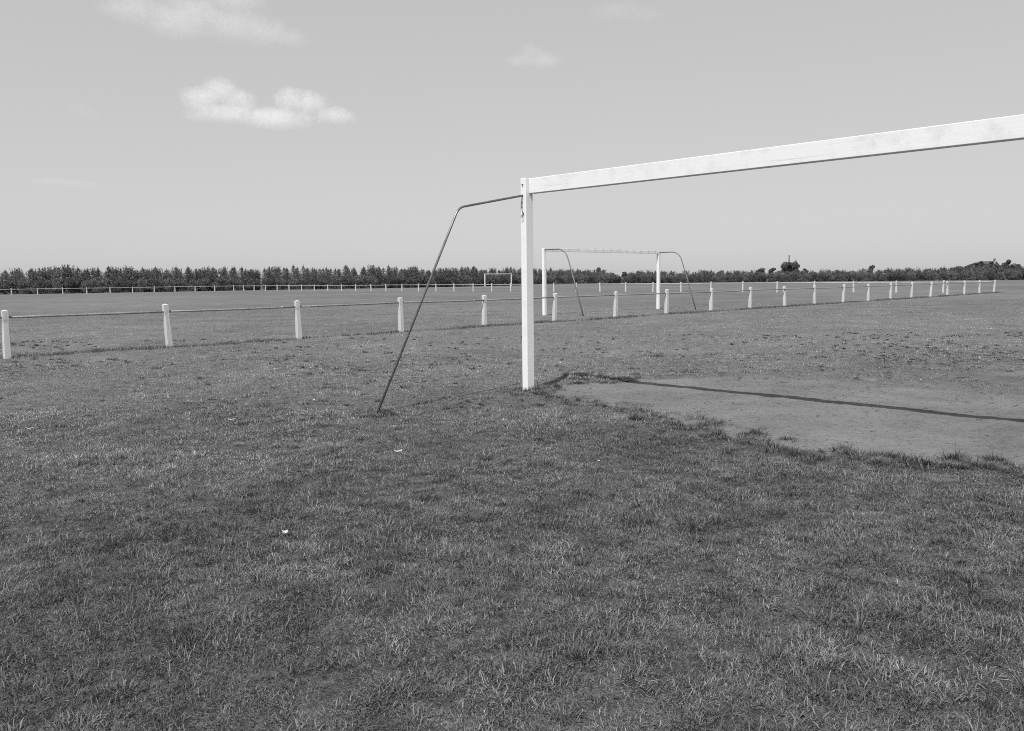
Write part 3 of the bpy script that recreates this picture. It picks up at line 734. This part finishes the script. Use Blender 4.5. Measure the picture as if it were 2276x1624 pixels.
# ------------------------------------------------------------------ clouds
def cloud(px, py, dist, lobes, dens, label, seed, nscale=1.0, edge=.35):
    """lobes in picture units (dx, dz, rx, rz) about (px, py); real size follows from the distance"""
    k = dist/1814.9
    d = (FWD+RT*((px-1138)/1814.927)-UP*((py-812)/1814.927)); o_ = d*dist+Vector((0, 0, CAM_H))
    az = math.atan2(d.y, d.x)-math.pi/2
    bm = bmesh.new(); LB = []
    for i, (dx, dz_, rx, rz_) in enumerate(lobes):
        c = Vector((dx*k, ((i*37) % 5-2)*rx*k*.12, dz_*k)); r_ = Vector((rx*k, rx*k*.8, rz_*k)); LB.append((c, r_))
        bmesh.ops.create_icosphere(bm, subdivisions=3, radius=1.0, matrix=Matrix.Translation(c) @ Matrix.Diagonal((*r_, 1)))
    m = bpy.data.materials.new('cloud_vapour'); m.use_nodes = True; n = m.node_tree.nodes; l = m.node_tree.links; n.remove(n['Principled BSDF'])
    co = n.new('ShaderNodeTexCoord').outputs['Object']
    nn = nz(n, l, co, 1/(18*k)*nscale, 6, .62, .5)
    # wobble the position by noise
    nv = n.new('ShaderNodeTexNoise'); nv.inputs['Scale'].default_value = 1/(34*k); nv.inputs['Detail'].default_value = 4; l.new(co, nv.inputs['Vector'])
    sb = n.new('ShaderNodeVectorMath'); sb.operation = 'SUBTRACT'; l.new(nv.outputs['Color'], sb.inputs[0]); sb.inputs[1].default_value = (.5, .5, .5)
    sc_ = n.new('ShaderNodeVectorMath'); sc_.operation = 'MULTIPLY_ADD'; l.new(sb.outputs[0], sc_.inputs[0]); sc_.inputs[1].default_value = (22*k, 22*k, 16*k); l.new(co, sc_.inputs[2])
    best = None
    for c, r_ in LB:
        a = n.new('ShaderNodeVectorMath'); a.operation = 'SUBTRACT'; l.new(sc_.outputs[0], a.inputs[0]); a.inputs[1].default_value = c
        b = n.new('ShaderNodeVectorMath'); b.operation = 'DIVIDE'; l.new(a.outputs[0], b.inputs[0]); b.inputs[1].default_value = r_
        q_ = n.new('ShaderNodeVectorMath'); q_.operation = 'LENGTH'; l.new(b.outputs[0], q_.inputs[0])
        e = mth(n, l, 'SUBTRACT', 1.0, q_.outputs['Value']); best = e if best is None else mth(n, l, 'MAXIMUM', best, e)
    tot = mth(n, l, 'ADD', best, mth(n, l, 'MULTIPLY', mth(n, l, 'SUBTRACT', nn, .5), 1.9))
    dd_ = mth(n, l, 'MULTIPLY', mr(n, l, tot, .10, .75, 0, 1), dens/k)
    # vanish before the hull
    dd_ = mth(n, l, 'MULTIPLY', dd_, mr(n, l, best, .0, edge, 0, 1))
    vs_ = n.new('ShaderNodeVolumePrincipled'); vs_.inputs['Color'].default_value = (1, 1, 1, 1); vs_.inputs['Anisotropy'].default_value = -.10
    l.new(dd_, vs_.inputs['Density']); l.new(vs_.outputs[0], n['Material Output'].inputs['Volume'])
    ob = obj('cloud', bm, m); ob.location = o_; ob.rotation_euler = (0, 0, az)
    md = ob.modifiers.new('merge', 'REMESH'); md.mode = 'VOXEL'; md.voxel_size = 4.5*k
    prop(ob, label, 'cloud'); return ob
cloud(590, 250, 1500, [(-135, 22, 55, 34), (-95, 42, 50, 38), (-60, 22, 52, 40), (-90, -12, 100, 22), (20, -10, 120, 24), (55, 28, 48, 36), (95, 24, 55, 36), (150, 2, 65, 26)], .017,
      'brightest double humped white cloud with a flat base, left half of the sky', 1, 1.25, .28)
cloud(460, 50, 1700, [(-150, 10, 90, 40), (-60, 0, 110, 52), (-20, 30, 80, 50), (60, -5, 110, 42), (120, -8, 90, 40), (185, -22, 50, 28), (60, 60, 90, 40)], .0055,
      'large soft cloud cut off by the top edge of the picture, upper left', 2)
cloud(1180, 122, 1500, [(0, 4, 34, 26), (25, -12, 55, 20), (-28, -8, 40, 16)], .0075, 'little puff of cloud high in the middle of the sky', 3, 1.4)
cloud(180, 245, 1500, [(0, 0, 36, 20), (18, -6, 30, 14)], .0028, 'very faint small puff of cloud near the left edge', 4, 1.4)
cloud(120, 405, 1900, [(0, 0, 70, 11), (60, -1, 50, 9)], .0035, 'thin faint streak of cloud low at the left edge', 5, 1.4)
cloud(1390, 28, 1900, [(-20, 0, 80, 22), (40, -4, 60, 18)], .0025, 'faint wide wisp of cloud near the top edge, right of the middle', 6, 1.2)
